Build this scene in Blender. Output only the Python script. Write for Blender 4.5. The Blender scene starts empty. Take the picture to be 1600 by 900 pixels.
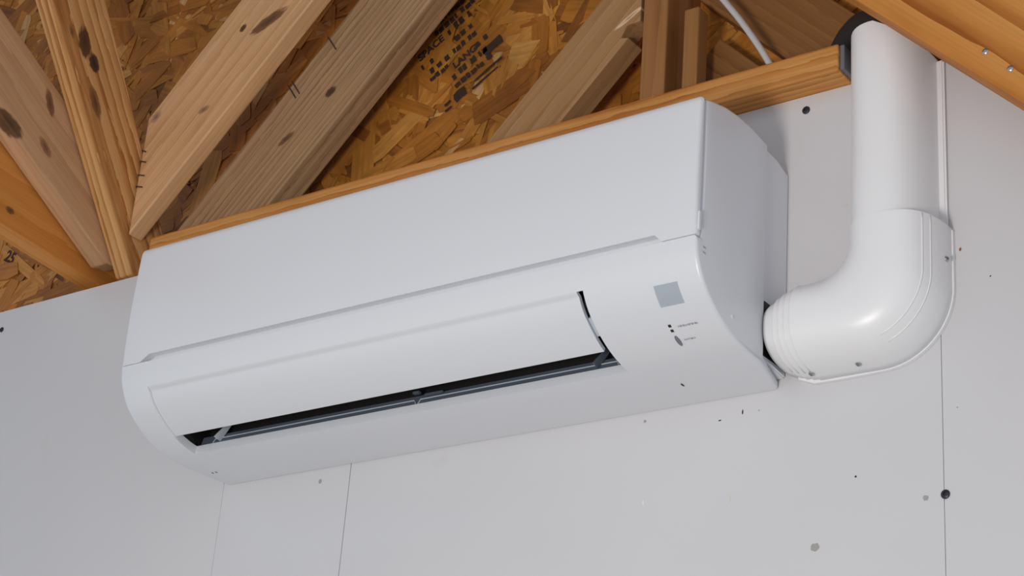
import bpy, bmesh, math, random
from mathutils import Vector, Matrix
random.seed(7)
S = bpy.context.scene
COL = S.collection

# ------------------------------------------------------------------ camera
cam_d = bpy.data.cameras.new('camera')
cam = bpy.data.objects.new('camera', cam_d); COL.objects.link(cam)
cam_d.sensor_width = 36.0
cam_d.lens = 2962.79 * 36.0 / 1600.0
cam_d.clip_start = 0.02
RIGHT = Vector((0.81021293, 0.5815014, 0.0735604))
DOWN = Vector((-0.18421882, 0.37177258, -0.90986184))
FWD = Vector((-0.55643368, 0.72363061, 0.40833846))
CAMPOS = Vector((1.87442164, -1.8022397, -0.81218682))
m = Matrix((RIGHT, -DOWN, -FWD)).transposed().to_4x4()
m.translation = CAMPOS
cam.matrix_world = m
S.camera = cam

# ------------------------------------------------------------------ world, lights, exposure
world = bpy.data.worlds.new('world'); S.world = world
world.use_nodes = True
bg = world.node_tree.nodes['Background']
bg.inputs['Color'].default_value = (0.81, 0.905, 1.0, 1)
bg.inputs['Strength'].default_value = 0.585

def area(name, loc, target, size, energy, color=(1, 1, 1)):
    d = bpy.data.lights.new(name, 'AREA'); d.shape = 'DISK'; d.size = size
    d.energy = energy; d.color = color
    o = bpy.data.objects.new(name, d); COL.objects.link(o)
    o.location = loc
    o.rotation_euler = (Vector(target) - Vector(loc)).to_track_quat('-Z', 'Y').to_euler()
    return o
area('flash_softbox', (1.15, -2.25, -1.00), (0.65, 0.0, 0.10), 0.45, 24.5, (1.0, 0.925, 0.85))

S.view_settings.view_transform = 'Standard'
S.view_settings.look = 'None'
S.view_settings.gamma = 1.0
S.view_settings.use_curve_mapping = False
S.view_settings.exposure = 0.0

# ------------------------------------------------------------------ helpers
def tag(o, label=None, cat=None, group=None, kind=None):
    if label: o['label'] = label
    if cat: o['category'] = cat
    if group: o['group'] = group
    if kind: o['kind'] = kind
    return o

def link(name, me, mat=None, parent=None, smooth=False):
    o = bpy.data.objects.new(name, me); COL.objects.link(o)
    if mat: 
        if not me.materials: me.materials.append(mat)
    if parent is not None: o.parent = parent
    if smooth:
        for p in me.polygons: p.use_smooth = True
    return o

def from_bm(name, bm, mat=None, parent=None, smooth=False, angle=None):
    bmesh.ops.recalc_face_normals(bm, faces=bm.faces)
    me = bpy.data.meshes.new(name)
    if smooth:
        for f in bm.faces: f.smooth = True
        if angle is not None:
            for e in bm.edges:
                if len(e.link_faces) == 2 and e.calc_face_angle(0) > angle: e.smooth = False
    bm.to_mesh(me); bm.free()
    return link(name, me, mat, parent)

def empty(name, loc=(0, 0, 0)):
    o = bpy.data.objects.new(name, None); COL.objects.link(o); o.location = loc
    o.empty_display_size = 0.05
    return o

def add_box(bm, x0, x1, y0, y1, z0, z1):
    v = [bm.verts.new((x, y, z)) for x in (x0, x1) for y in (y0, y1) for z in (z0, z1)]
    for q in ((0, 1, 3, 2), (4, 6, 7, 5), (0, 4, 5, 1), (2, 3, 7, 6), (0, 2, 6, 4), (1, 5, 7, 3)):
        bm.faces.new([v[i] for i in q])

def box(name, x0, x1, y0, y1, z0, z1, mat, parent=None, bevel=0.0):
    bm = bmesh.new(); add_box(bm, x0, x1, y0, y1, z0, z1)
    if bevel: bmesh.ops.bevel(bm, geom=bm.edges[:], offset=bevel, segments=2, affect='EDGES', profile=0.6)
    return from_bm(name, bm, mat, parent)

def tube(bm, pts, radii, seg=12, cap=True):
    pts = [Vector(p) for p in pts]
    if not isinstance(radii, (list, tuple)): radii = [radii] * len(pts)
    rings = []; ref = None
    for i, p in enumerate(pts):
        t = (pts[min(i + 1, len(pts) - 1)] - pts[max(i - 1, 0)]).normalized()
        if ref is None:
            ref = Vector((0, 0, 1)) if abs(t.z) < 0.9 else Vector((1, 0, 0))
        n = (ref - t * ref.dot(t)).normalized(); ref = n; b = t.cross(n)
        rings.append([bm.verts.new(p + (n * math.cos(a) + b * math.sin(a)) * radii[i])
                      for a in [2 * math.pi * k / seg for k in range(seg)]])
    for r0, r1 in zip(rings, rings[1:]):
        for k in range(seg):
            bm.faces.new((r0[k], r0[(k + 1) % seg], r1[(k + 1) % seg], r1[k]))
    if cap:
        bm.faces.new(rings[0][::-1]); bm.faces.new(rings[-1])

def catmull(pts, n=8):
    P = [Vector(p) for p in pts]; P = [P[0] * 2 - P[1]] + P + [P[-1] * 2 - P[-2]]
    out = []
    for i in range(1, len(P) - 2):
        for k in range(n):
            t = k / n; a, b, c, d = P[i - 1], P[i], P[i + 1], P[i + 2]
            out.append(0.5 * ((2 * b) + (c - a) * t + (2 * a - 5 * b + 4 * c - d) * t * t + (3 * b - a - 3 * c + d) * t ** 3))
    out.append(P[-2]); return out

# ------------------------------------------------------------------ materials
def new_mat(name):
    mt = bpy.data.materials.new(name); mt.use_nodes = True
    nt = mt.node_tree; b = nt.nodes['Principled BSDF']
    return mt, nt, b

def srgb(r, g, b):
    f = lambda c: (c / 255 / 12.92) if c <= 10 else ((c / 255 + 0.055) / 1.055) ** 2.4
    return (f(r), f(g), f(b), 1)

def N(nt, typ, **kw):
    n = nt.nodes.new(typ)
    for k, v in kw.items():
        if hasattr(n, k): setattr(n, k, v)
        else: n.inputs[k].default_value = v
    return n

def plain(name, col, rough=0.5, metal=0.0, noise=0.0, bump=0.0, nscale=60.0):
    mt, nt, b = new_mat(name); L = nt.links.new
    b.inputs['Roughness'].default_value = rough; b.inputs['Metallic'].default_value = metal
    tc = N(nt, 'ShaderNodeTexCoord'); ns = N(nt, 'ShaderNodeTexNoise', Scale=nscale, Detail=3.0)
    L(tc.outputs['Object'], ns.inputs['Vector'])
    mx = N(nt, 'ShaderNodeMix', data_type='RGBA')
    c = Vector(col[:3]); 
    mx.inputs[6].default_value = (*(c * (1 - noise)), 1); mx.inputs[7].default_value = (*[min(1, q) for q in c * (1 + noise)], 1)
    L(ns.outputs['Fac'], mx.inputs[0]); L(mx.outputs[2], b.inputs['Base Color'])
    if bump:
        bp = N(nt, 'ShaderNodeBump', Strength=bump, Distance=0.001)
        L(ns.outputs['Fac'], bp.inputs['Height']); L(bp.outputs['Normal'], b.inputs['Normal'])
    return mt

M_PLASTIC = plain('white_plastic', srgb(228, 230, 235), 0.30, noise=0.01, nscale=8)
M_DUCT = plain('white_duct_plastic', srgb(244, 244, 246), 0.33, noise=0.012, nscale=9)
M_BLACK = plain('black_interior', srgb(26, 24, 24), 0.5, noise=0.1)
M_SLATE = plain('slate_plastic', srgb(92, 102, 116), 0.4, noise=0.05)
M_PALE = plain('pale_blade_plastic', srgb(196, 206, 214), 0.4, noise=0.02)
M_LABEL = plain('grey_label', srgb(178, 187, 197), 0.3, noise=0.02)
M_INK = plain('grey_ink', srgb(150, 152, 158), 0.5, noise=0.05)
M_BUTTON = plain('grey_button', srgb(120, 124, 130), 0.4, noise=0.08)
M_SCREW = plain('zinc_screw', srgb(190, 190, 192), 0.28, metal=0.9, noise=0.1, nscale=400)
M_DSCREW = plain('black_screw', srgb(48, 50, 56), 0.4, metal=0.3, noise=0.2, nscale=400)
M_FOAM = plain('black_pipe_foam', srgb(46, 40, 40), 0.85, noise=0.15, bump=0.3, nscale=150)
M_CABLE = plain('white_cable_sheath', srgb(214, 212, 212), 0.4, noise=0.02)
M_NAIL = plain('grey_nail', srgb(96, 92, 90), 0.4, metal=0.7, noise=0.1)
M_STAMP = plain('stamp_ink', srgb(58, 38, 28), 0.8, noise=0.6, nscale=160)
M_DENT = plain('grey_smudge', srgb(168, 166, 164), 0.7, noise=0.08)
M_TAN = plain('tan_smudge', srgb(216, 212, 208), 0.6, noise=0.03)
M_FLOOR = plain('concrete', srgb(190, 186, 180), 0.8, noise=0.08, nscale=6)

def wall_mat():
    mt, nt, b = new_mat('white_wall_panel'); L = nt.links.new
    tc = N(nt, 'ShaderNodeTexCoord')
    n1 = N(nt, 'ShaderNodeTexNoise', Scale=2.2, Detail=4.0); L(tc.outputs['Object'], n1.inputs['Vector'])
    n2 = N(nt, 'ShaderNodeTexNoise', Scale=14.0, Detail=5.0); L(tc.outputs['Object'], n2.inputs['Vector'])
    rp = N(nt, 'ShaderNodeValToRGB'); L(n1.outputs['Fac'], rp.inputs['Fac'])
    rp.color_ramp.elements[0].position = 0.3; rp.color_ramp.elements[0].color = srgb(213, 212, 215)
    rp.color_ramp.elements[1].position = 0.7; rp.color_ramp.elements[1].color = srgb(219, 217, 219)
    r2 = N(nt, 'ShaderNodeValToRGB'); L(n2.outputs['Fac'], r2.inputs['Fac'])
    r2.color_ramp.elements[0].position = 0.66; r2.color_ramp.elements[0].color = (0, 0, 0, 1)
    r2.color_ramp.elements[1].position = 0.80; r2.color_ramp.elements[1].color = (0.35, 0.35, 0.35, 1)
    mx = N(nt, 'ShaderNodeMix', data_type='RGBA'); L(r2.outputs['Color'], mx.inputs[0])
    L(rp.outputs['Color'], mx.inputs[6]); mx.inputs[7].default_value = srgb(206, 200, 194)
    L(mx.outputs[2], b.inputs['Base Color'])
    b.inputs['Roughness'].default_value = 0.36
    bp = N(nt, 'ShaderNodeBump', Strength=0.05, Distance=0.002)
    L(n2.outputs['Fac'], bp.inputs['Height']); L(bp.outputs['Normal'], b.inputs['Normal'])
    return mt
M_WALL = wall_mat()
M_SEAM = plain('wall_backing', srgb(176, 174, 174), 0.8, noise=0.05)

def wood(name, dark, mid, light, ring=26.0, grain=0.5, knots=(), rough=0.62, pith=(0, 0.055, 0.09), ringmix=0.7):
    """Softwood: growth rings about an axis along local X, fibres, knots at local positions."""
    mt, nt, b = new_mat(name); L = nt.links.new
    tc = N(nt, 'ShaderNodeTexCoord'); oi = N(nt, 'ShaderNodeObjectInfo')
    mp = N(nt, 'ShaderNodeMapping'); L(tc.outputs['Object'], mp.inputs['Vector'])
    mp.inputs['Scale'].default_value = (0.10, 1, 1); mp.inputs['Location'].default_value = pith
    wv = N(nt, 'ShaderNodeTexWave', wave_type='RINGS', rings_direction='X', wave_profile='SAW')
    wv.inputs['Scale'].default_value = ring; wv.inputs['Distortion'].default_value = 2.2
    wv.inputs['Detail'].default_value = 2.0; wv.inputs['Detail Scale'].default_value = 6.0; wv.inputs['Detail Roughness'].default_value = 0.55
    L(mp.outputs['Vector'], wv.inputs['Vector'])
    m2 = N(nt, 'ShaderNodeMapping'); L(tc.outputs['Object'], m2.inputs['Vector']); m2.inputs['Scale'].default_value = (5, 260, 260)
    fb = N(nt, 'ShaderNodeTexNoise', Scale=1.0, Detail=4.0); L(m2.outputs['Vector'], fb.inputs['Vector'])
    m3 = N(nt, 'ShaderNodeMapping'); L(tc.outputs['Object'], m3.inputs['Vector']); m3.inputs['Scale'].default_value = (3, 14, 14)
    L(oi.outputs['Random'], m3.inputs['Location'])
    bl = N(nt, 'ShaderNodeTexNoise', Scale=1.0, Detail=3.0); L(m3.outputs['Vector'], bl.inputs['Vector'])
    rp = N(nt, 'ShaderNodeValToRGB'); cr = rp.color_ramp
    cr.elements[0].position = 0.0; cr.elements[0].color = light
    cr.elements[1].position = 1.0; cr.elements[1].color = dark
    e = cr.elements.new(0.55); e.color = mid
    e = cr.elements.new(0.93); e.color = dark
    mxf = N(nt, 'ShaderNodeMath', operation='MULTIPLY_ADD'); L(wv.outputs['Fac'], mxf.inputs[0]); mxf.inputs[1].default_value = ringmix
    sc = N(nt, 'ShaderNodeMath', operation='MULTIPLY_ADD'); L(bl.outputs['Fac'], sc.inputs[0]); sc.inputs[1].default_value = 0.9; sc.inputs[2].default_value = -0.28
    L(sc.outputs[0], mxf.inputs[2])
    L(mxf.outputs[0], rp.inputs['Fac'])
    fr = N(nt, 'ShaderNodeMapRange'); L(fb.outputs['Fac'], fr.inputs['Value'])
    fr.inputs['From Min'].default_value = 0.3; fr.inputs['From Max'].default_value = 0.7
    fr.inputs['To Min'].default_value = 1.0 - 0.28 * grain; fr.inputs['To Max'].default_value = 1.0 + 0.18 * grain
    mul = N(nt, 'ShaderNodeMix', data_type='RGBA', blend_type='MULTIPLY'); mul.inputs[0].default_value = 1.0
    L(rp.outputs['Color'], mul.inputs[6]); L(fr.outputs[0], mul.inputs[7])
    cur = mul.outputs[2]
    for (kx, ky, kz, rx, ry, tilt, kcol) in knots:
        km = N(nt, 'ShaderNodeMapping', vector_type='TEXTURE')
        km.inputs['Location'].default_value = (kx, ky, kz); km.inputs['Rotation'].default_value = (0, 0, tilt)
        km.inputs['Scale'].default_value = (rx, ry, max(0.02, ry * 1.5))
        L(tc.outputs['Object'], km.inputs['Vector'])
        kn = N(nt, 'ShaderNodeTexNoise', Scale=2.2, Detail=3.0); L(km.outputs['Vector'], kn.inputs['Vector'])
        ln = N(nt, 'ShaderNodeVectorMath', operation='LENGTH'); L(km.outputs['Vector'], ln.inputs[0])
        ad = N(nt, 'ShaderNodeMath', operation='MULTIPLY_ADD'); L(kn.outputs['Fac'], ad.inputs[0]); ad.inputs[1].default_value = 0.7; L(ln.outputs['Value'], ad.inputs[2])
        kr = N(nt, 'ShaderNodeMapRange', interpolation_type='SMOOTHSTEP'); L(ad.outputs[0], kr.inputs['Value'])
        kr.inputs['From Min'].default_value = 1.05; kr.inputs['From Max'].default_value = 1.4
        kr.inputs['To Min'].default_value = 0.92; kr.inputs['To Max'].default_value = 0.0
        kx_ = N(nt, 'ShaderNodeMix', data_type='RGBA'); L(kr.outputs[0], kx_.inputs[0]); L(cur, kx_.inputs[6]); 
        krp = N(nt, 'ShaderNodeValToRGB'); L(ad.outputs[0], krp.inputs['Fac'])
        krp.color_ramp.elements[0].position = 0.45; krp.color_ramp.elements[0].color = kcol
        krp.color_ramp.elements[1].position = 1.0; krp.color_ramp.elements[1].color = tuple(min(1, c * 2.1) for c in kcol[:3]) + (1,)
        L(krp.outputs['Color'], kx_.inputs[7])
        cur = kx_.outputs[2]
    L(cur, b.inputs['Base Color']); b.inputs['Roughness'].default_value = rough
    b.inputs['Specular IOR Level'].default_value = 0.3
    bp = N(nt, 'ShaderNodeBump', Strength=0.25, Distance=0.0008); L(fb.outputs['Fac'], bp.inputs['Height'])
    L(bp.outputs['Normal'], b.inputs['Normal'])
    return mt

KD = srgb(58, 38, 26); KM = srgb(88, 58, 34)

# ================================================================== THE SETTING
WT = 0.376                                   # top of the white wall
floor = box('floor', -3.2, 4.2, -4.6, 0.2, -2.50, -2.40, M_FLOOR); tag(floor, 'grey concrete floor', 'floor', kind='structure')

wall = box('wall_back', -2.6, 3.6, 0.0125, 0.055, -2.40, WT - 0.001, M_SEAM)
tag(wall, 'white panelled wall behind the air conditioner', 'wall', kind='structure')
seams = [-2.6, 0.006, 0.2414, 1.0868, 3.6]
panels = []
gaps = [0, 0.0003, 0.0006, 0.00025, 0]
for k_, (a, b_) in enumerate(zip(seams, seams[1:])):
    panels.append(box('panel', a + gaps[k_], b_ - gaps[k_ + 1], 0.0, 0.0125, -2.40, WT, M_WALL, wall, bevel=0.0006))
def panel_at(x):
    for i in range(4):
        if seams[i] <= x < seams[i + 1]: return panels[i]

def disc(name, x, y, z, r, h, mat, parent, normal=(0, -1, 0), seg=14, dome=0.4, slot=True):
    """screw head: a low dome with a cross recess ring"""
    bm = bmesh.new(); n = Vector(normal).normalized()
    q = n.to_track_quat('Z', 'Y')
    prof = [(r, 0.0), (r, h * 0.5), (r * 0.75, h * 0.9), (r * 0.42, h)]
    if slot: prof += [(r * 0.34, h * 0.45)]
    rings = []
    for rr, hh in prof:
        rings.append([bm.verts.new(Vector((x, y, z)) + q @ Vector((rr * math.cos(2 * math.pi * k / seg), rr * math.sin(2 * math.pi * k / seg), hh))) for k in range(seg)])
    for r0, r1 in zip(rings, rings[1:]):
        for k in range(seg): bm.faces.new((r0[k], r0[(k + 1) % seg], r1[(k + 1) % seg], r1[k]))
    bm.faces.new(rings[-1]); bm.faces.new(rings[0][::-1])
    return from_bm(name, bm, mat, parent, smooth=True, angle=0.7)

disc('screw', 0.918, 0.0, 0.356, 0.0052, 0.0022, M_DSCREW, panel_at(0.918))
disc('screw', 1.0885, 0.0, -0.157, 0.0052, 0.0022, M_DSCREW, panel_at(1.0885))
disc('screw', -0.564, 0.0, 0.342, 0.0045, 0.002, M_DSCREW, panel_at(-0.564))

def blot(x, z, rx, rz, mat, rot=0.0, name='mark'):
    bm = bmesh.new(); vs = []
    for k in range(12):
        a = 2 * math.pi * k / 12; rr = random.uniform(0.78, 1.15)
        u, v = rx * rr * math.cos(a), rz * rr * math.sin(a)
        vs.append(bm.verts.new((x + u * math.cos(rot) - v * math.sin(rot), -0.0004, z + u * math.sin(rot) + v * math.cos(rot))))
    f = bm.faces.new(vs)
    r = bmesh.ops.extrude_face_region(bm, geom=[f])
    for v in [q for q in r['geom'] if isinstance(q, bmesh.types.BMVert)]: v.co.y = 0.001
    return from_bm(name, bm, mat, panel_at(x))
blot(0.935, -0.198, 0.0062, 0.0052, M_DENT)
blot(1.066, -0.158, 0.0032, 0.0032, M_DENT)
blot(0.81, -0.0305, 0.0022, 0.0008, M_DSCREW, 0.1)
blot(0.840, -0.0245, 0.0008, 0.0032, M_DSCREW, -0.1)
blot(0.8615, -0.026, 0.0009, 0.0009, M_DENT)
blot(0.984, -0.123, 0.0012, 0.0012, M_DSCREW)
blot(1.104, -0.061, 0.0009, 0.0009, M_DENT)
blot(1.112, 0.126, 0.0016, 0.0022, plain('rust_spot', srgb(150, 110, 84), 0.8, noise=0.1))
blot(1.146, 0.086, 0.0009, 0.0009, M_DSCREW)
blot(0.189, -0.022, 0.003, 0.003, M_DENT)
blot(0.706, -0.0155, 0.0022, 0.0022, M_DENT)
blot(0.709, -0.118, 0.0018, 0.0032, M_PLASTIC)
blot(0.9705, 0.214, 0.0028, 0.0028, M_TAN)
blot(0.825, -0.128, 0.0025, 0.0045, M_TAN)

# upper sheathing of oriented strand board
M_OSB = plain('strand_board_base', srgb(146, 92, 40), 0.75, noise=0.2, bump=0.5, nscale=40)
def strand_mat():
    mt, nt, b = new_mat('wood_strands'); L = nt.links.new
    geo = N(nt, 'ShaderNodeNewGeometry'); uv = N(nt, 'ShaderNodeUVMap')
    rp = N(nt, 'ShaderNodeValToRGB'); cr = rp.color_ramp; L(geo.outputs['Random Per Island'], rp.inputs['Fac'])
    stops = [(0.0, (120, 70, 24)), (0.05, (156, 94, 32)), (0.2, (176, 110, 38)), (0.5, (190, 122, 44)), (0.8, (200, 134, 54)), (0.96, (208, 146, 68)), (1.0, (220, 172, 112))]
    cr.elements[0].color = srgb(*stops[0][1]); cr.elements[1].color = srgb(*stops[-1][1])
    for p, c in stops[1:-1]: cr.elements.new(p).color = srgb(*c)
    off = N(nt, 'ShaderNodeVectorMath', operation='MULTIPLY_ADD')
    cx = N(nt, 'ShaderNodeCombineXYZ')
    ml = N(nt, 'ShaderNodeMath', operation='MULTIPLY'); L(geo.outputs['Random Per Island'], ml.inputs[0]); ml.inputs[1].default_value = 97.0
    L(ml.outputs[0], cx.inputs['Z'])
    L(uv.outputs['UV'], off.inputs[0]); off.inputs[1].default_value = (14, 160, 1); L(cx.outputs[0], off.inputs[2])
    ns = N(nt, 'ShaderNodeTexNoise', Scale=1.0, Detail=4.0, Roughness=0.6); L(off.outputs[0], ns.inputs['Vector'])
    mr = N(nt, 'ShaderNodeMapRange'); L(ns.outputs['Fac'], mr.inputs['Value'])
    mr.inputs['From Min'].default_value = 0.25; mr.inputs['From Max'].default_value = 0.75; mr.inputs['To Min'].default_value = 0.66; mr.inputs['To Max'].default_value = 1.2
    mu = N(nt, 'ShaderNodeMix', data_type='RGBA', blend_type='MULTIPLY'); mu.inputs[0].default_value = 1.0
    L(rp.outputs['Color'], mu.inputs[6]); L(mr.outputs[0], mu.inputs[7])
    tc = N(nt, 'ShaderNodeTexCoord'); st = N(nt, 'ShaderNodeTexNoise', Scale=5.0, Detail=5.0, Roughness=0.65); L(tc.outputs['Object'], st.inputs['Vector'])
    sr = N(nt, 'ShaderNodeMapRange'); L(st.outputs['Fac'], sr.inputs['Value'])
    sr.inputs['From Min'].default_value = 0.36; sr.inputs['From Max'].default_value = 0.6; sr.inputs['To Min'].default_value = 0.68; sr.inputs['To Max'].default_value = 1.06
    m2 = N(nt, 'ShaderNodeMix', data_type='RGBA', blend_type='MULTIPLY'); m2.inputs[0].default_value = 1.0
    L(mu.outputs[2], m2.inputs[6]); L(sr.outputs[0], m2.inputs[7])
    L(m2.outputs[2], b.inputs['Base Color']); b.inputs['Roughness'].default_value = 0.55
    b.inputs['Specular IOR Level'].default_value = 0.35
    bp = N(nt, 'ShaderNodeBump', Strength=0.4, Distance=0.0008); L(ns.outputs['Fac'], bp.inputs['Height']); L(bp.outputs['Normal'], b.inputs['Normal'])
    return mt
M_STRAND = strand_mat()
OY = 0.150
osb = box('wall_gable', -1.75, 2.4, OY, OY + 0.012, 0.15, 1.70, M_OSB)
tag(osb, 'brown oriented strand board sheathing above the white wall', 'wall', kind='structure')
bm = bmesh.new(); uvl = bm.loops.layers.uv.new('UVMap')
for i in range(5200):
    x = random.uniform(-1.35, 1.30); z = random.uniform(0.36, 1.42)
    Ln = random.uniform(0.06, 0.19) if random.random() < 0.8 else random.uniform(0.02, 0.06)
    Wd = random.uniform(0.014, 0.045) if random.random() < 0.8 else random.uniform(0.004, 0.012)
    a = random.gauss(0.52, 0.75)
    dy = random.uniform(0.0002, 0.0048); ty = random.uniform(-0.018, 0.018); tx = random.uniform(-0.06, 0.06)
    ca, sa = math.cos(a), math.sin(a)
    pts = [(-.5, -.36), (-.42, -.5), (.40, -.5), (.5, -.28), (.46, .42), (.36, .5), (-.44, .5), (-.5, .30)]
    top = []; bot = []; uvs = []
    u0 = random.uniform(0, 50)
    for (px, py) in pts:
        u = (px + random.uniform(-.05, .05)) * Ln; v = (py + random.uniform(-.07, .07)) * Wd
        wx, wz = x + u * ca - v * sa, z + u * sa + v * ca
        yy = OY - dy + u * ty + v * tx
        top.append(bm.verts.new((wx, min(yy, OY - 0.0001), wz))); bot.append(bm.verts.new((wx, min(yy, OY - 0.0001) + 0.0011, wz)))
        uvs.append((u0 + u * 1.0, v))
    f = bm.faces.new(top)
    for lp, q in zip(f.loops, uvs): lp[uvl].uv = q
    n = len(top)
    for k in range(n):
        f = bm.faces.new((top[k], bot[k], bot[(k + 1) % n], top[(k + 1) % n]))
        for lp, q in zip(f.loops, (uvs[k], uvs[k], uvs[(k + 1) % n], uvs[(k + 1) % n])): lp[uvl].uv = q
strands = from_bm('strand_layer', bm, M_STRAND, osb); tag(strands, kind='stuff')

# stamped print on the strand board: rows of mostly unreadable ink
def text_mesh(txt, size):
    cu = bpy.data.curves.new('print', 'FONT'); cu.body = txt; cu.size = size; cu.extrude = 0.0002; cu.offset = size * 0.03
    o = bpy.data.objects.new('print', cu); COL.objects.link(o)
    dg = bpy.context.evaluated_depsgraph_get(); dg.update()
    me = bpy.data.meshes.new_from_object(o.evaluated_get(dg)); bpy.data.objects.remove(o)
    return me
SA = math.radians(30.2)
def stamp_place(o, x, z):
    ca, sa = math.cos(SA), math.sin(SA)
    o.matrix_world = Matrix(((ca, -sa, 0, x), (0, 0, -1, OY - 0.0056), (sa, ca, 0, z), (0, 0, 0, 1)))
ORG = Vector((0.147, 0.730)); UX = Vector((math.cos(SA), math.sin(SA))); UY = Vector((-math.sin(SA), math.cos(SA)))
def sp(u, v): p = ORG + UX * u + UY * v; return p.x, p.y
for txt, u, v, sz in (('SPACE', 0.006, -0.012, 0.019), ('LANG', 0.052, -0.078, 0.018)):
    o = link('printed_word', text_mesh(txt, sz), M_STAMP, osb); stamp_place(o, *sp(u, v))
bm = bmesh.new()
def ink(u, v, w, h):
    k = random.randint(5, 7)
    vs = []
    for (a, b_) in ((0, 0), (.5, random.uniform(-.1, .12)), (1, 0), (1 + random.uniform(-.1, .1), .5), (1, 1), (.5, 1 + random.uniform(-.12, .1)), (0, 1), (random.uniform(-.1, .1), .5)):
        px, pz = sp(u + a * w + random.uniform(-.0006, .0006), v + b_ * h + random.uniform(-.0006, .0006))
        vs.append(bm.verts.new((px, OY - 0.0057, pz)))
    bm.faces.new(vs)
rows = [(0.006, 0.050, 0.128, 0.012), (0.022, 0.066, 0.12, 0.011), (-0.066, 0.008, 0.046, 0.010), (-0.012, 0.070, 0.125, 0.014), (-0.034, 0.004, 0.118, 0.014), (-0.053, 0.014, 0.12, 0.012), (-0.076, 0.098, 0.125, 0.013), (-0.096, 0.034, 0.118, 0.013), (-0.114, 0.040, 0.11, 0.010)]
for v, u0, u1, h in rows:
    u = u0
    while u < u1:
        w = random.uniform(0.004, 0.011)
        if random.random() < 0.86: ink(u, v + random.uniform(-.001, .001), w, h * random.uniform(.7, 1.0))
        u += w + random.uniform(0.0012, 0.003)
        if random.random() < 0.2: u += 0.006
for u, v, w, h in ((0.07, -0.130, 0.062, 0.004), (0.062, -0.140, 0.055, 0.0035), (0.030, -0.138, 0.022, 0.018), (0.108, -0.104, 0.034, 0.017), (0.01, -0.128, 0.012, 0.005), (0.006, -0.138, 0.014, 0.004)):
    ink(u, v, w, h)
me_o = from_bm('printed_stamp', bm, M_STAMP, osb); tag(me_o, kind='stuff')
o = link('printed_number', text_mesh('25', 0.030), M_STAMP, osb)
a5 = math.radians(-28); o.matrix_world = Matrix(((math.cos(a5), -math.sin(a5), 0, -0.795), (0, 0, -1, OY - 0.0056), (math.sin(a5), math.cos(a5), 0, 0.580), (0, 0, 0, 1)))

ceil = box('overhead_blocker', -1.75, 2.4, -2.2, 0.165, 1.70, 1.73, M_OSB); tag(ceil, 'unseen brown strand board deck added overhead to block light from above', 'overhead_blocker', kind='structure')  # out of view, added to keep light from above off the timbers

# ================================================================== ROOF TIMBERS
def board(name, origin, X, Z, poly, thick, mat, label, cat='wooden board', group=None, bevel=0.0025):
    """poly in local (length X, width Y); thickness along local Z from 0 to thick."""
    X = Vector(X).normalized(); Z = Vector(Z).normalized(); Y = Z.cross(X)
    bm = bmesh.new()
    lo = [bm.verts.new((p[0], p[1], 0)) for p in poly]; hi = [bm.verts.new((p[0], p[1], thick)) for p in poly]
    n = len(poly)
    bm.faces.new(lo[::-1]); bm.faces.new(hi)
    for k in range(n): bm.faces.new((lo[k], lo[(k + 1) % n], hi[(k + 1) % n], hi[k]))
    bmesh.ops.recalc_face_normals(bm, faces=bm.faces)
    bmesh.ops.bevel(bm, geom=bm.edges[:], offset=bevel, segments=2, affect='EDGES', profile=0.5)
    o = from_bm(name, bm, mat)
    mw = Matrix((X, Y, Z)).transposed().to_4x4(); mw.translation = Vector(origin); o.matrix_world = mw
    tag(o, label, cat, group)
    return o

GREY_D, GREY_M, GREY_L = srgb(196, 146, 98), srgb(224, 176, 126), srgb(234, 190, 142)
TAN_D, TAN_M, TAN_L = srgb(168, 112, 60), srgb(206, 156, 102), srgb(218, 172, 120)
ORG_D, ORG_M, ORG_L = srgb(172, 108, 50), srgb(204, 146, 82), srgb(216, 162, 98)

A = math.radians(44.5); c, s = math.cos(A), math.sin(A)
Xd = (c, 0, s); Zd = (0, 1, 0)      # local Y = (s, 0, -c): down to the right
# B : wide brace with a plumb-cut lower end
x0 = -0.2905; z0 = 0.668
kB = [(0.255, 0.094, 0.0, 0.044, 0.0115, 0.42, srgb(84, 56, 34)), (0.218, 0.052, 0, 0.009, 0.006, 0, KD), (0.012, 0.014, 0, 0.014, 0.009, 0, srgb(136, 104, 80)), (0.080, 0.104, 0, 0.014, 0.006, 0.5, srgb(124, 94, 74))]
w = 0.151
# plumb cut: along local direction of world vertical (0,0,-1) -> local X comp -s, Y comp c
poly = [(0, 0), (1.0, 0), (1.0, w), (-w * s / c, w)]
MB = wood('wood_pale_brace', GREY_D, GREY_M, GREY_L, ring=16, grain=0.55, knots=kB, pith=(0, 0.10, 0.16), ringmix=0.5)
braceB = board('roof_brace', (x0, 0.0, z0), Xd, Zd, poly, 0.030, MB, 'wide pale roof brace with a plumb-cut lower end and a long dark gouge', 'wooden brace')
def nail(parent, pts, r=0.0012, name='nail'):
    bm = bmesh.new(); tube(bm, pts, r, 6)
    o = from_bm(name, bm, M_NAIL)
    bpy.context.view_layer.update()
    o.parent = parent; o.matrix_parent_inverse = parent.matrix_world.inverted()
    return o
for (nx, nz, l) in ((-0.2925, 0.608, 0.012), (-0.2925, 0.588, 0.016), (-0.2925, 0.563, 0.018), (-0.2925, 0.542, 0.018)):
    nail(braceB, [(nx, 0.004, nz), (nx + 0.004, -0.003, nz - 0.001), (nx + l, -0.0016, nz - 0.005)], 0.0011)

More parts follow.
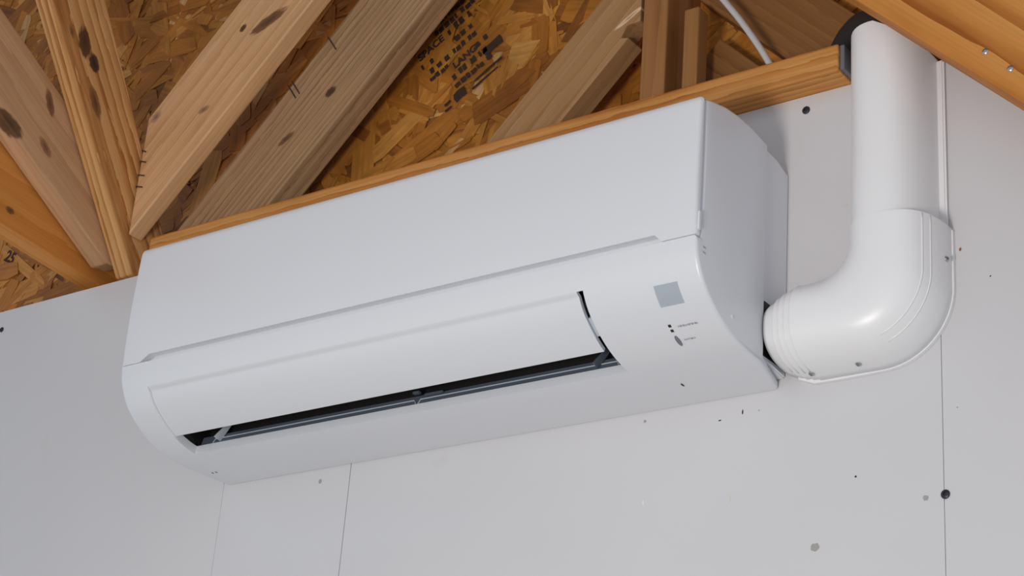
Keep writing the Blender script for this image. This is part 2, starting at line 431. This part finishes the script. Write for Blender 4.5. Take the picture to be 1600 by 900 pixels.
# C
kC = [(0.165 + 0.30, 0.088, 0, 0.013, 0.008, 0.2, KD), (0.062 + 0.30, 0.074, 0, 0.020, 0.006, 0.25, srgb(84, 60, 38))]
MC = wood('wood_grey_brace', srgb(138, 104, 72), srgb(174, 138, 100), srgb(190, 154, 116), ring=34, grain=0.8, knots=kC, pith=(0, 0.02, 0.06), ringmix=0.62)
px, pz = 0.09 - 0.60 * c, 0.811 - 0.60 * s
braceC = board('roof_brace', (px, 0.060, pz), Xd, Zd, [(0, 0), (1.15, 0), (1.15, 0.14), (0, 0.14)], 0.044, MC, 'long grey-brown roof brace with fine straight grain above the air conditioner front', 'wooden brace')
for (nx, nz) in ((0.048, 0.742), (-0.019, 0.680), (-0.026, 0.674)):
    nail(braceC, [(nx - 0.012, 0.058, nz + 0.016), (nx + 0.008, 0.0585, nz - 0.012)], 0.0010)

# D
w4 = 0.089
px, pz = 0.56 - 0.42 * c, 0.662 - 0.42 * s
MD = wood('wood_tan_brace', srgb(140, 100, 62), srgb(172, 130, 86), srgb(186, 146, 102), ring=14, grain=0.5, knots=[(0.425, 0.066, 0, 0.030, 0.004, 0.25, srgb(176, 150, 122))], pith=(0, 0.08, 0.12), ringmix=0.5)
poly = [(0, 0), (0.515, 0), (0.430, 0.0865), (0.414, 0.072), (0.395, 0.078), (0.402, w4), (0, w4)]
board('roof_brace', (px, 0.060, pz), Xd, Zd, poly, 0.038, MD, 'roof brace with a splintered notch, butting against the upright post', 'wooden brace', bevel=0.0015)

# E, F, G : members in planes square to the wall
def brace_yz(xr, P0, ang, length, width, mat, label, cuts=None, thick=0.038, name='roof_strut'):
    a = math.radians(ang); X = (0, -math.cos(a), math.sin(a)); Z = (-1, 0, 0)
    poly = cuts if cuts else [(0, 0), (length, 0), (length, width), (0, width)]
    return board(name, (xr, P0[0], P0[1]), X, Z, poly, thick, mat, label, 'wooden strut')
kE = [(0.365, 0.042, 0, 0.030, 0.013, 0.25, KD), (0.330, 0.050, 0, 0.018, 0.011, 0.1, srgb(40, 28, 26)), (0.268, 0.028, 0, 0.030, 0.010, 0.05, srgb(96, 64, 38)), (0.385, 0.022, 0, 0.013, 0.005, 0.1, srgb(110, 76, 46))]
ME = wood('wood_orange_strut', srgb(174, 112, 56), srgb(216, 162, 102), srgb(232, 184, 126), ring=24, grain=0.5, knots=kE, pith=(0, -0.012, -0.05), ringmix=0.75)
brace_yz(-0.294, (0.018, 0.407), 55.9, 1.0, 0.11, ME, 'steep two-tone strut with dark knots standing on the wall top', cuts=[(-0.012, 0.0), (0.95, 0), (0.95, 0.146), (0.0, 0.092), (-0.026, 0.018)])
kF = [(0.268, 0.004, 0, 0.034, 0.015, -0.15, srgb(70, 48, 32)), (0.245, 0.098, 0, 0.026, 0.008, 0.6, srgb(92, 62, 42)), (0.20, 0.036, 0, 0.02, 0.008, 0.2, srgb(110, 78, 56))]
MF = wood('wood_grey_strut', srgb(166, 122, 84), srgb(200, 156, 116), srgb(216, 174, 134), ring=12, grain=0.5, knots=kF, pith=(0, 0.03, -0.10), ringmix=0.5)
brace_yz(-0.336, (0.0, 0.420), 30.0, 0.9, 0.128, MF, 'greyish strut with a torn knot between the steep strut and the low joist', cuts=[(-0.006, 0), (0.8, 0), (0.8, 0.128), (-0.03, 0.128), (-0.03, 0.02)])
MG = wood('wood_deep_orange', srgb(176, 106, 42), srgb(208, 134, 60), srgb(220, 150, 76), ring=9, grain=0.35, knots=[(0.30, 0.03, 0, 0.01, 0.006, 0, KM), (0.13, 0.05, 0, 0.007, 0.004, 1.2, KD)], pith=(0, 0.04, -0.12), ringmix=0.45)
brace_yz(-0.378, (0.130, 0.388), 5.2, 0.9, 0.14, MG, 'low orange joist reaching out from the wall top, lowest of the left timbers', name='roof_joist')

# upright posts
def post(name, x0, x1, y0, y1, z0, z1, mat, label):
    o = board(name, (x0, y0, z0), (0, 0, 1), (0, 1, 0), [(0, 0), (z1 - z0, 0), (z1 - z0, x1 - x0), (0, x1 - x0)], y1 - y0, mat, label, 'wooden post', bevel=0.002)
    return o
MP = wood('wood_post', srgb(128, 84, 44), srgb(160, 112, 64), srgb(174, 126, 78), ring=10, grain=0.4, pith=(0, 0.05, 0.10), ringmix=0.45)
post('upright_post', 0.6325, 0.6715, 0.060, 0.148, 0.30, 1.2, MP, 'tall upright post behind the top plate, full height')
post('upright_block', 0.699, 0.722, 0.060, 0.086, 0.30, 0.602, MP, 'short upright block with a cut top beside the tall post')

# right-hand timbers falling to the right
Xf = (c, 0, -s)     # Y = Z x X with Z=(0,1,0): (0,1,0)x(c,0,-s) = (-s,0,-c) : down to the left
MH2 = wood('wood_dim_rafter', srgb(112, 72, 36), srgb(142, 96, 52), srgb(154, 108, 62), ring=30, grain=0.5, pith=(0, 0.05, 0.14), ringmix=0.5)
def rafter(px, pz, y, back, fwd, width, thick, mat, label):
    return board('rafter', (px - back * c, y, pz + back * s), Xf, Zd, [(0, 0), (back + fwd, 0), (back + fwd, width), (0, width)], thick, mat, label, 'wooden rafter')
ux, uz = s, c     # up-right normal
rafter(0.70 + 0.098 * ux, 0.641 + 0.098 * uz, 0.1115, 0.020, 0.72, 0.098, 0.038, MH2, 'dim brown rafter behind the white cable and the black pipe')
rafter(0.725, 0.578, 0.1115, 0.0, 0.6, w4, 0.038, MH2, 'dark rafter low behind the short upright block')
kH = [(0.30, 0.02, 0, 0.006, 0.004, 0, KD)]
MH = wood('wood_orange_rafter', srgb(158, 88, 26), srgb(204, 134, 62), srgb(218, 154, 84), ring=8, grain=0.35, knots=kH, pith=(0, 0.11, -0.03), ringmix=0.7)
wH = 0.19
HX, HZ = 1.048, 0.400
raf = rafter(HX + wH * ux, HZ + wH * uz, -0.130, 0.40, 0.75, wH, 0.038, MH, 'big orange rafter slanting down across the right corner over the duct')
for (nx, nz) in ((1.201, 0.286), (1.228, 0.257)):
    o = disc('screw', nx, -0.130, nz, 0.0036, 0.0018, M_SCREW, None)
    bpy.context.view_layer.update(); o.parent = raf; o.matrix_parent_inverse = raf.matrix_world.inverted()

# top plate on the wall
MT = wood('wood_top_plate', srgb(176, 108, 48), srgb(206, 142, 74), srgb(218, 160, 92), ring=30, grain=0.5, pith=(0, 0.05, 0.03), ringmix=0.7)
board('top_plate', (-0.194, -0.036, WT + 0.0005), (1, 0, 0), (0, 0, 1), [(0, 0), (1.173, 0), (1.173, 0.091), (0, 0.091)], 0.0375, MT, 'orange wooden top plate lying along the wall top behind the air conditioner', 'wooden plate')

# ================================================================== AIR CONDITIONER
W = 0.90
ac = empty('air_conditioner', (0.45, -0.05, -0.004))
tag(ac, 'white wall-mounted air conditioner with curved front and open outlet flap', 'air conditioner')
def acpart(o, under=None):
    bpy.context.view_layer.update()
    p_ = under or ac
    o.parent = p_; o.matrix_parent_inverse = p_.matrix_world.inverted(); return o

CTRL = [(-.2150, .098), (-.2108, .075), (-.1975, .0505), (-.179, .033), (-.152, .0165), (-.122, .006), (-.092, .0015), (-.066, -.0005)]
dense = [Vector((p.x, p.y)) for p in catmull([(a, b_, 0) for a, b_ in CTRL], 12)]
def arclen(ps):
    L_ = [0.0]
    for a, b_ in zip(ps, ps[1:]): L_.append(L_[-1] + (b_ - a).length)
    return L_
DL = arclen(dense)
S0 = 0.1760                      # arc length of the seam, counted from the front panel's top
def curve(sv):
    t = min(max(sv - S0, 0), DL[-1])
    for i in range(len(DL) - 1):
        if t <= DL[i + 1] + 1e-9:
            k = (t - DL[i]) / (DL[i + 1] - DL[i]); p = dense[i].lerp(dense[i + 1], k); d = (dense[i + 1] - dense[i]).normalized()
            return p, Vector((-d.y, d.x))        # normal candidates
    return dense[-1], Vector((0, -1))
def curve_out(sv):
    p, n = curve(sv)
    if n.dot(Vector((-0.05, 0.15)) - p) > 0: n = -n   # point away from the inside
    return p, n

SA_, SB_ = 0.2105, 0.3345        # outlet opening along the curve
XA, XB = 0.050, 0.748
svals = sorted(set([round(S0 + (DL[-1]) * k / 30, 5) for k in range(31)] + [SA_, SB_]))
svals = [v for v in svals if v in (SA_, SB_) or min(abs(v - SA_), abs(v - SB_)) > 0.002]
loop = []; mark = []
for v in svals:
    p, n = curve_out(v); loop.append(p)
iA, iB = svals.index(SA_), svals.index(SB_)
nfront = len(loop)
BACKY = -0.060
loop += [Vector((-.045, -.0016)), Vector((-.022, -.0030)), Vector((-.0012, -.0040)), Vector((-.0012, .0060)), Vector((BACKY, .0120)), Vector((BACKY, .10)), Vector((BACKY, .20)), Vector((BACKY, .2835)), Vector((-.075, .2858)), Vector((-.10, .2888)), Vector((-.13, .2892)), Vector((-.16, .2858)), Vector((-.19, .2785)), Vector((-.2025, .2735)), Vector((-.2030, .20)), Vector((-.2040, .115)), Vector((-.2040, .0985))]
nl = len(loop)
cen = Vector((-.13, .14))
inn = []
for i in range(nl):
    d0 = (loop[i] - loop[i - 1]).normalized(); d1 = (loop[(i + 1) % nl] - loop[i]).normalized()
    n0 = Vector((-d0.y, d0.x)); n1 = Vector((-d1.y, d1.x)); n = (n0 + n1)
    n = n.normalized()
    inn.append(n)
if inn[0].dot(cen - loop[0]) < 0: inn = [-n for n in inn]
R = 0.0045
stations = []
for k in range(5):
    th = math.pi / 2 * k / 4
    stations.append((R * (1 - math.sin(th)), R * (1 - math.cos(th))))   # (x, inset) reversed below
left = [(R * (1 - math.cos(math.pi / 2 * k / 4)), R * (1 - math.sin(math.pi / 2 * k / 4))) for k in range(5)]
xs = left + [(XA, 0), (0.40, 0), (XB, 0)] + [(W - x, i) for x, i in left[::-1]]
bm = bmesh.new(); grid = []
for x, ins in xs:
    col = []
    for i in range(nl):
        q = loop[i] + inn[i] * ins
        tp = 0.0131 * min(1.0, max(0.0, (loop[i].x + 0.066) / 0.066)) if loop[i].y < 0.011 else 0.0
        col.append(bm.verts.new((0.45 + (x - 0.45) * (1 - tp / 0.45), q.x, q.y)))
    grid.append(col)
for a in range(len(xs) - 1):
    for i in range(nl):
        if iA <= i < iB and xs[a][0] >= XA - 1e-6 and xs[a + 1][0] <= XB + 1e-6: continue
        j = (i + 1) % nl
        bm.faces.new((grid[a][i], grid[a + 1][i], grid[a + 1][j], grid[a][j]))
bm.faces.new(grid[0]); bm.faces.new(grid[-1][::-1])
# rim of the opening, going inwards
ia = [k for k, q in enumerate(xs) if q == (XA, 0)][0]; ib = [k for k, q in enumerate(xs) if q == (XB, 0)][0]
ring = [grid[ia][i] for i in range(iA, iB + 1)] + [grid[ia + 1][iB]] + [grid[ib][i] for i in range(iB, iA - 1, -1)] + [grid[ia + 1][iA]]
RD = 0.012
inner = []
for v in ring:
    k = min(range(iA, iB + 1), key=lambda q: (Vector((v.co.y, v.co.z)) - loop[q]).length)
    n = inn[k].normalized()
    inner.append(bm.verts.new((v.co.x, v.co.y + n.x * RD, v.co.z + n.y * RD)))
for k in range(len(ring)):
    j = (k + 1) % len(ring); bm.faces.new((ring[k], ring[j], inner[j], inner[k]))
casing = acpart(from_bm('casing', bm, M_PLASTIC, smooth=True, angle=0.55))

# front panel, upper half, with a long finger slot along its lower edge
FP = [(-.2150, .0990), (-.2165, .13), (-.2170, .18), (-.2155, .23), (-.2140, .262), (-.2128, .2700), (-.2100, .2742), (-.2045, .2750)]
fcur = [Vector((p.x, p.y)) for p in catmull([(a, b_, 0) for a, b_ in FP], 5)]
backs = [Vector((-.2030, .2735)), Vector((-.2034, .20)), Vector((-.2044, .12)), Vector((-.2050, .0995))]
ploop = fcur + backs; pn = len(ploop)
pin = []
for i in range(pn):
    d0 = (ploop[i] - ploop[i - 1]).normalized(); d1 = (ploop[(i + 1) % pn] - ploop[i]).normalized()
    n = Vector((-d0.y, d0.x)) + Vector((-d1.y, d1.x)); pin.append(n.normalized() if n.length > 1e-6 else Vector((0, 1)))
pc = Vector((-.2105, .18))
if pin[8].dot(pc - ploop[8]) < 0: pin = [-n for n in pin]
R2 = 0.005
l2 = [(R2 * (1 - math.cos(math.pi / 2 * k / 4)), R2 * (1 - math.sin(math.pi / 2 * k / 4))) for k in range(5)]
SLOT = 0.0095
px_ = [(x, i, 0) for x, i in l2] + [(0.036, 0, 0), (0.052, 0, SLOT), (0.45, 0, SLOT), (0.846, 0, SLOT), (0.856, 0, 0)] + [(W - x, i, 0) for x, i in l2[::-1]]
bm = bmesh.new(); grid = []
for x, ins, sl in px_:
    col = []
    for i in range(pn):
        p = ploop[i] + pin[i] * ins
        z = p.y
        if z < 0.125: z = z + sl * (0.125 - z) / 0.026
        col.append(bm.verts.new((x, p.x, z)))
    grid.append(col)
for a in range(len(px_) - 1):
    for i in range(pn):
        j = (i + 1) % pn; bm.faces.new((grid[a][i], grid[a + 1][i], grid[a + 1][j], grid[a][j]))
bm.faces.new(grid[0]); bm.faces.new(grid[-1][::-1])
acpart(from_bm('front_panel', bm, M_PLASTIC, smooth=True, angle=0.6))

# rear chassis against the wall
bm = bmesh.new(); XI = 0.0045
sec = [(BACKY + 0.0005, 0.0130), (-0.0005, 0.0072), (-0.0005, 0.2705), (-0.03, 0.2775), (BACKY + 0.0005, 0.2815)]
lo = [bm.verts.new((XI, a, b_)) for a, b_ in sec]; hi = [bm.verts.new((W - XI, a, b_)) for a, b_ in sec]
bm.faces.new(lo); bm.faces.new(hi[::-1])
for k in range(len(sec)):
    j = (k + 1) % len(sec); bm.faces.new((lo[k], lo[j], hi[j], hi[k]))
bmesh.ops.bevel(bm, geom=bm.edges[:], offset=0.0018, segments=2, affect='EDGES')
acpart(from_bm('rear_chassis', bm, M_PLASTIC, smooth=True, angle=0.5))

# outlet cavity, flap and blades
bm = bmesh.new()
cav = [(-.204 + .012, .058), (-.150, .094), (-.085, .070), (-.0795, .030), (-.0915, .0145)]
a_ = [bm.verts.new((XA + .0003, y, z)) for y, z in cav]; b2 = [bm.verts.new((XB - .0003, y, z)) for y, z in cav]
for k in range(len(cav) - 1): bm.faces.new((a_[k], a_[k + 1], b2[k + 1], b2[k]))
bm.faces.new(a_); bm.faces.new(b2[::-1])
acpart(from_bm('outlet_cavity', bm, M_BLACK))

def strip(name, x0, x1, sa, sb, off0, thick, mat, nx=2, ns=14, lip=0.0, rim=0.0):
    """curved slab following the front curve; off0 = outward offset of its outer face"""
    bm = bmesh.new(); out = []; inn_ = []
    for k in range(ns + 1):
        v = sa + (sb - sa) * k / ns; p, n = curve_out(v)
        q_ = min(1.0, max(0.0, (v - sa) / 0.0075)); q_ = q_ * q_ * (3 - 2 * q_)
        e = lip * (k / ns) + (-off0 - 0.0002) * (1 - q_) * rim
        out.append(p + n * (off0 + e)); inn_.append(p + n * (off0 + e - thick))
    L2 = out + inn_[::-1]; n2 = len(L2)
    A_ = [bm.verts.new((x0, q.x, q.y)) for q in L2]; B_ = [bm.verts.new((x1, q.x, q.y)) for q in L2]
    for k in range(n2):
        j = (k + 1) % n2; bm.faces.new((A_[k], B_[k], B_[j], A_[j]))
    bm.faces.new(A_); bm.faces.new(B_[::-1])
    return bm
bm = strip('flap', XA + 0.0006, XB - 0.009, SA_, 0.2930, -0.0040, 0.005, M_PLASTIC, lip=0.0015, rim=1.0, ns=40)
bmesh.ops.recalc_face_normals(bm, faces=bm.faces)
flap = acpart(from_bm('outlet_flap', bm, M_PLASTIC, smooth=True, angle=0.8))

# slate guide behind the lower lip, blade edges, clips
bm = bmesh.new()
g = [(-.0985, .0150), (-.0942, .0292), (-.0912, .0292), (-.0925, .0150)]
A_ = [bm.verts.new((XA + .002, y, z)) for y, z in g]; B_ = [bm.verts.new((XB - .002, y, z)) for y, z in g]
for k in range(4): bm.faces.new((A_[k], A_[(k + 1) % 4], B_[(k + 1) % 4], B_[k]))
bm.faces.new(A_[::-1]); bm.faces.new(B_)
acpart(from_bm('air_guide', bm, M_SLATE))
for xa, xb in ((0.078, 0.4235), (0.4335, 0.7265)):
    bm = bmesh.new(); tube(bm, [(xa - .003, -.0985, .0165), (xa, -.0972, .0230), (xb, -.0972, .0230), (xb + .004, -.0985, .0165)], 0.0008, 6)
    acpart(from_bm('blade_edge', bm, M_PALE))
for (x, w_, y, z) in ((0.4225, 0.011, -.100, .0300), (0.4395, 0.030, -.0975, .0255)):
    bm = bmesh.new(); add_box(bm, x, x + w_, y - .002, y + .004, z, z + .0035)
    bmesh.ops.bevel(bm, geom=bm.edges[:], offset=0.001, segments=2, affect='EDGES')
    acpart(from_bm('blade_clip', bm, M_SLATE))
for x in (0.088, 0.700):
    bm = bmesh.new()
    prof = [(-.112, .020), (-.104, .040), (-.096, .040), (-.098, .018)]
    A_ = [bm.verts.new((x, y, z)) for y, z in prof]; B_ = [bm.verts.new((x + .0015, y + .0, z)) for y, z in prof]
    for v in A_ + B_: v.co.x += (v.co.z - .018) * 0.7
    for k in range(4): bm.faces.new((A_[k], A_[(k + 1) % 4], B_[(k + 1) % 4], B_[k]))
    bm.faces.new(A_[::-1]); bm.faces.new(B_)
    acpart(from_bm('vertical_vane', bm, M_PALE if x < .2 else M_SLATE))
# flap arm in the right-hand gap
bm = strip('arm', XB - 0.008, XB - 0.003, 0.246, 0.272, -0.006, 0.006, M_PALE)
acpart(from_bm('flap_arm', bm, M_PALE), flap)

# display label, lamps, button, small print
acpart(from_bm('display_label', strip('l', 0.8385, 0.8685, 0.2228, 0.2484, 0.0006, 0.003, None), M_LABEL, smooth=True, angle=0.6), casing)
for x, v in ((0.8375, 0.2735), (0.8372, 0.2805)):
    acpart(from_bm('indicator_lamp', strip('l', x - .0017, x + .0017, v - .0017, v + .0017, 0.0006, 0.003, None, ns=2), M_BLACK), casing)
bm = bmesh.new(); vs = []
for k in range(14):
    a = 2 * math.pi * k / 14
    v = 0.2965 + 0.0085 * math.cos(a); x = 0.8368 + 0.0026 * math.sin(a)
    p, n = curve_out(v); vs.append(bm.verts.new((x, (p + n * .0007).x, (p + n * .0007).y)))
f = bm.faces.new(vs); r = bmesh.ops.extrude_face_region(bm, geom=[f])
for q in r['geom']:
    if isinstance(q, bmesh.types.BMVert): q.co.z += 0.002; q.co.y += 0.001
acpart(from_bm('power_button', bm, M_BUTTON), casing)
def print_row(x0, x1, v, h):
    bm = bmesh.new(); x = x0
    while x < x1:
        w_ = random.uniform(.0011, .0018)
        for (p0, p1, q0, q1) in ((0, .35, -.5, .5), (.35, 1, random.choice((-.5, .1)), random.choice((-.2, .5)))):
            vs = []
            for (xx, vv) in ((x + p0 * w_, v + q0 * h), (x + p1 * w_, v + q0 * h), (x + p1 * w_, v + q1 * h), (x + p0 * w_, v + q1 * h)):
                p, n = curve_out(vv); pp = p + n * .0004; vs.append(bm.verts.new((xx, pp.x, pp.y)))
            bm.faces.new(vs)
        x += w_ + .0007
    acpart(tag(from_bm('small_print', bm, M_INK), kind='stuff'), casing)
print_row(0.847, 0.871, 0.2762, 0.0026); print_row(0.8445, 0.859, 0.2965, 0.0026)

# small slots on the side and the underside
for z in (0.0885, 0.0820):
    acpart(box('side_slot', W - 0.002, W + 0.0004, -0.2005, -0.1945, z, z + 0.0022, M_LABEL), casing)
acpart(box('side_tab', W - 0.001, W + 0.0018, -0.2125, -0.2085, 0.106, 0.128, M_PLASTIC, bevel=0.0008), casing)
acpart(box('side_screw_cover', W - 0.001, W + 0.0010, -0.135, -0.131, 0.030, 0.034, M_PLASTIC, bevel=0.0008), casing)
acpart(box('drain_slot', 0.789, 0.7905, -0.056, -0.050, -0.0022, 0.001, M_BLACK), casing)
for x in (0.026, 0.033):
    acpart(box('drain_slot', x, x + .0008, -0.046, -0.042, -0.0022, 0.001, M_BLACK), casing)
acpart(box('pipe_port', W - XI - .001, W - XI + 0.0006, -0.055, -0.006, 0.016, 0.084, M_BLACK, bevel=0.0004), casing)

# ================================================================== LINE COVER DUCT
duct = empty('line_cover_duct', (1.05, -0.02, 0.05))
tag(duct, 'white plastic duct rising from the elbow beside the air conditioner to the rafter', 'duct')
def dpart(o, under=None):
    bpy.context.view_layer.update()
    p_ = under or duct
    o.parent = p_; o.matrix_parent_inverse = p_.matrix_world.inverted(); return o
def section(u, d, n=2.5):
    t = abs(2 * u - 1); return d * max(0.0, 1 - t ** n) ** (1 / n)
NU = 26
us = [0.5 - 0.5 * math.cos(math.pi * k / NU) for k in range(NU + 1)]
# straight cover
def top_cut(x): return 0.404 if x < 1.043 else 0.404 - 0.62 * (x - 1.043)
X0, X1 = 0.9955, 1.0915
bm = bmesh.new(); lo = []; hi = []; loi = []; hii = []
for u in us:
    x = X0 + (X1 - X0) * u; y = -section(u, 0.076) - 0.0002
    xi = X0 + .002 + (X1 - X0 - .004) * u; yi = -max(0, section(u, 0.0742)) + 0.0
    lo.append(bm.verts.new((x, y, 0.130))); hi.append(bm.verts.new((x, y, top_cut(x))))
    loi.append(bm.verts.new((xi, yi, 0.130))); hii.append(bm.verts.new((xi, yi, top_cut(x))))
for k in range(NU):
    bm.faces.new((lo[k], lo[k + 1], hi[k + 1], hi[k])); bm.faces.new((loi[k + 1], loi[k], hii[k], hii[k + 1]))
    bm.faces.new((hi[k], hi[k + 1], hii[k + 1], hii[k]))
    bm.faces.new((lo[k], loi[k], loi[k + 1], lo[k + 1]))
bm.faces.new((lo[0], hi[0], hii[0], loi[0])); bm.faces.new((lo[-1], loi[-1], hii[-1], hi[-1]))
dpart(from_bm('straight_cover', bm, M_DUCT, smooth=True, angle=0.8))
# base strip
bm = bmesh.new(); add_box(bm, 0.9965, 1.0995, -0.007, -0.0003, 0.125, 0.372)
bmesh.ops.bevel(bm, geom=bm.edges[:], offset=0.002, segments=2, affect='EDGES')
for v in bm.verts:
    if v.co.z > 0.3 : v.co.z = min(v.co.z, 0.372 - 0.0 * v.co.x)
dpart(from_bm('base_strip', bm, M_DUCT))
# elbow
ST = []     # (outer, inner, depth, grow)
for z in (0.151, 0.1505, 0.149, 0.140, 0.131): ST.append(((1.1045, z), (0.9950, z), 0.0795 if z < 0.1508 else 0.0770))
for k in range(1, 17):
    t = math.pi / 2 * k / 16
    ST.append(((1.0195 + .085 * math.cos(t), .080 - .085 * math.sin(t)), (.9560 + .039 * math.cos(t), .1385 - .039 * math.sin(t)), 0.0795 + 0.0035 * k / 16))
for x, off, d in ((.953, 0, .083), (.9440, 0, .083), (.9436, .0016, .0800), (.9350, .0018, .0796), (.9346, .0034, .0768), (.9262, .0038, .0762), (.9258, .0054, .0738), (.9175, .0072, .0725), (.9171, .0084, .0708), (.906, .0125, .0680), (.9012, .0150, .0655)):
    ST.append(((x + .012 if x > .95 else x, -.005 + off), (x, .0995 - off), d))
bm = bmesh.new(); rings = []
for (o_, i_, d) in ST:
    O = Vector(o_); I = Vector(i_)
    rings.append([bm.verts.new((I.lerp(O, u).x, -section(u, d, 2.7) - 0.0004, I.lerp(O, u).y)) for u in us])
for r0, r1 in zip(rings, rings[1:]):
    for k in range(NU): bm.faces.new((r0[k], r0[k + 1], r1[k + 1], r1[k]))
geom = bm.faces[:]
bm.normal_update()
elbow = from_bm('elbow_cover', bm, M_DUCT, smooth=True, angle=0.45)
so = elbow.modifiers.new('shell', 'SOLIDIFY'); so.thickness = 0.0022; so.offset = -1
# make the normals face the room
me = elbow.data
if sum(p.normal.y * p.area for p in me.polygons) > 0: me.flip_normals()
dpart(elbow)
# raised ribs along the outer curve
def elbow_pt(k, u, lift=0.0):
    O, I, d = ST[k]; O = Vector(O); I = Vector(I); p = I.lerp(O, u)
    return Vector((p.x, -section(u, d, 2.7) - 0.0004 - lift, p.y))
for u in (0.90, 0.945):
    bm = bmesh.new(); tube(bm, [elbow_pt(k, u) for k in range(2, 17)], 0.0008, 6)
    dpart(from_bm('rib', bm, M_DUCT, smooth=True), elbow)
for k in (22, 24, 26, 28):
    bm = bmesh.new(); tube(bm, [elbow_pt(k, 0.01 + 0.98 * j / 24, -0.0002) for j in range(25)], 0.0009, 6)
    dpart(from_bm('rib', bm, M_DUCT, smooth=True), elbow)
# flange around the outside of the elbow
bm = bmesh.new(); fo = []; fi = []
def flange_pts(off):
    P = [(1.1045 + off, 0.149)]
    for k in range(0, 17):
        t = math.pi / 2 * k / 16; P.append((1.0195 + (.085 + off) * math.cos(t), .080 - (.085 + off) * math.sin(t)))
    P += [(.965, -.0060 - off), (.935, -.0055 - off), (.915, .0025 - off)]
    return P
for (a, b_) in zip(flange_pts(-0.010), flange_pts(0.0012)):
    fo.append((bm.verts.new((a[0], -0.0075, a[1])), bm.verts.new((b_[0], -0.0055, b_[1])), bm.verts.new((b_[0], -0.0004, b_[1])), bm.verts.new((a[0], -0.0004, a[1]))))
for q0, q1 in zip(fo, fo[1:]):
    for k in range(4): bm.faces.new((q0[k], q0[(k + 1) % 4], q1[(k + 1) % 4], q1[k]))
bm.faces.new(fo[0]); bm.faces.new(fo[-1][::-1])
dpart(from_bm('flange', bm, M_DUCT, smooth=True, angle=0.6), elbow)
# screws with their little pockets
for (x, y, z, nn) in ((1.1030, -0.0196, 0.1074, (0.85, -0.5, -0.1)), (1.0026, -0.0303, -0.0030, (0, -0.5, -0.87)), (0.9432, -0.0270, -0.0034, (0, -0.5, -0.87))):
    o = disc('screw', x, y, z, 0.0036, 0.0032, M_SCREW, None, normal=nn); dpart(o, elbow)

# ================================================================== PIPE AND CABLE
bm = bmesh.new()
tube(bm, catmull([(1.045, -0.034, 0.20), (1.044, -0.032, 0.34), (1.038, -0.022, 0.395), (1.016, 0.010, 0.446), (0.968, 0.050, 0.474), (0.928, 0.080, 0.452), (0.906, 0.0835, 0.38), (0.902, 0.0835, 0.28)], 6), 0.027, 16)
pipe = from_bm('insulated_pipe', bm, M_FOAM, smooth=True, angle=0.9)
tag(pipe, 'black foam-insulated pipe arching from behind the top plate into the duct', 'pipe')
pad = box('plate_end_cover', 0.9795, 0.9855, -0.033, 0.05, 0.379, 0.4125, plain('plate_end_grey', srgb(112, 112, 118), 0.8, noise=0.1), bevel=0.0015)  # thin box added to give the plate's wooden end face its dark tone
tag(pad, 'dark grey cover added to darken the end face of the orange top plate', 'end cover')
bm = bmesh.new()
tube(bm, catmull([(0.690, 0.070, 0.700), (0.754, 0.070, 0.607), (0.791, 0.070, 0.550), (0.824, 0.070, 0.491), (0.850, 0.072, 0.43), (0.860, 0.072, 0.34)], 6), 0.0046, 10)
cable = from_bm('cable', bm, M_CABLE, smooth=True, angle=0.9)
tag(cable, 'white electrical cable hanging down behind the top plate', 'cable')
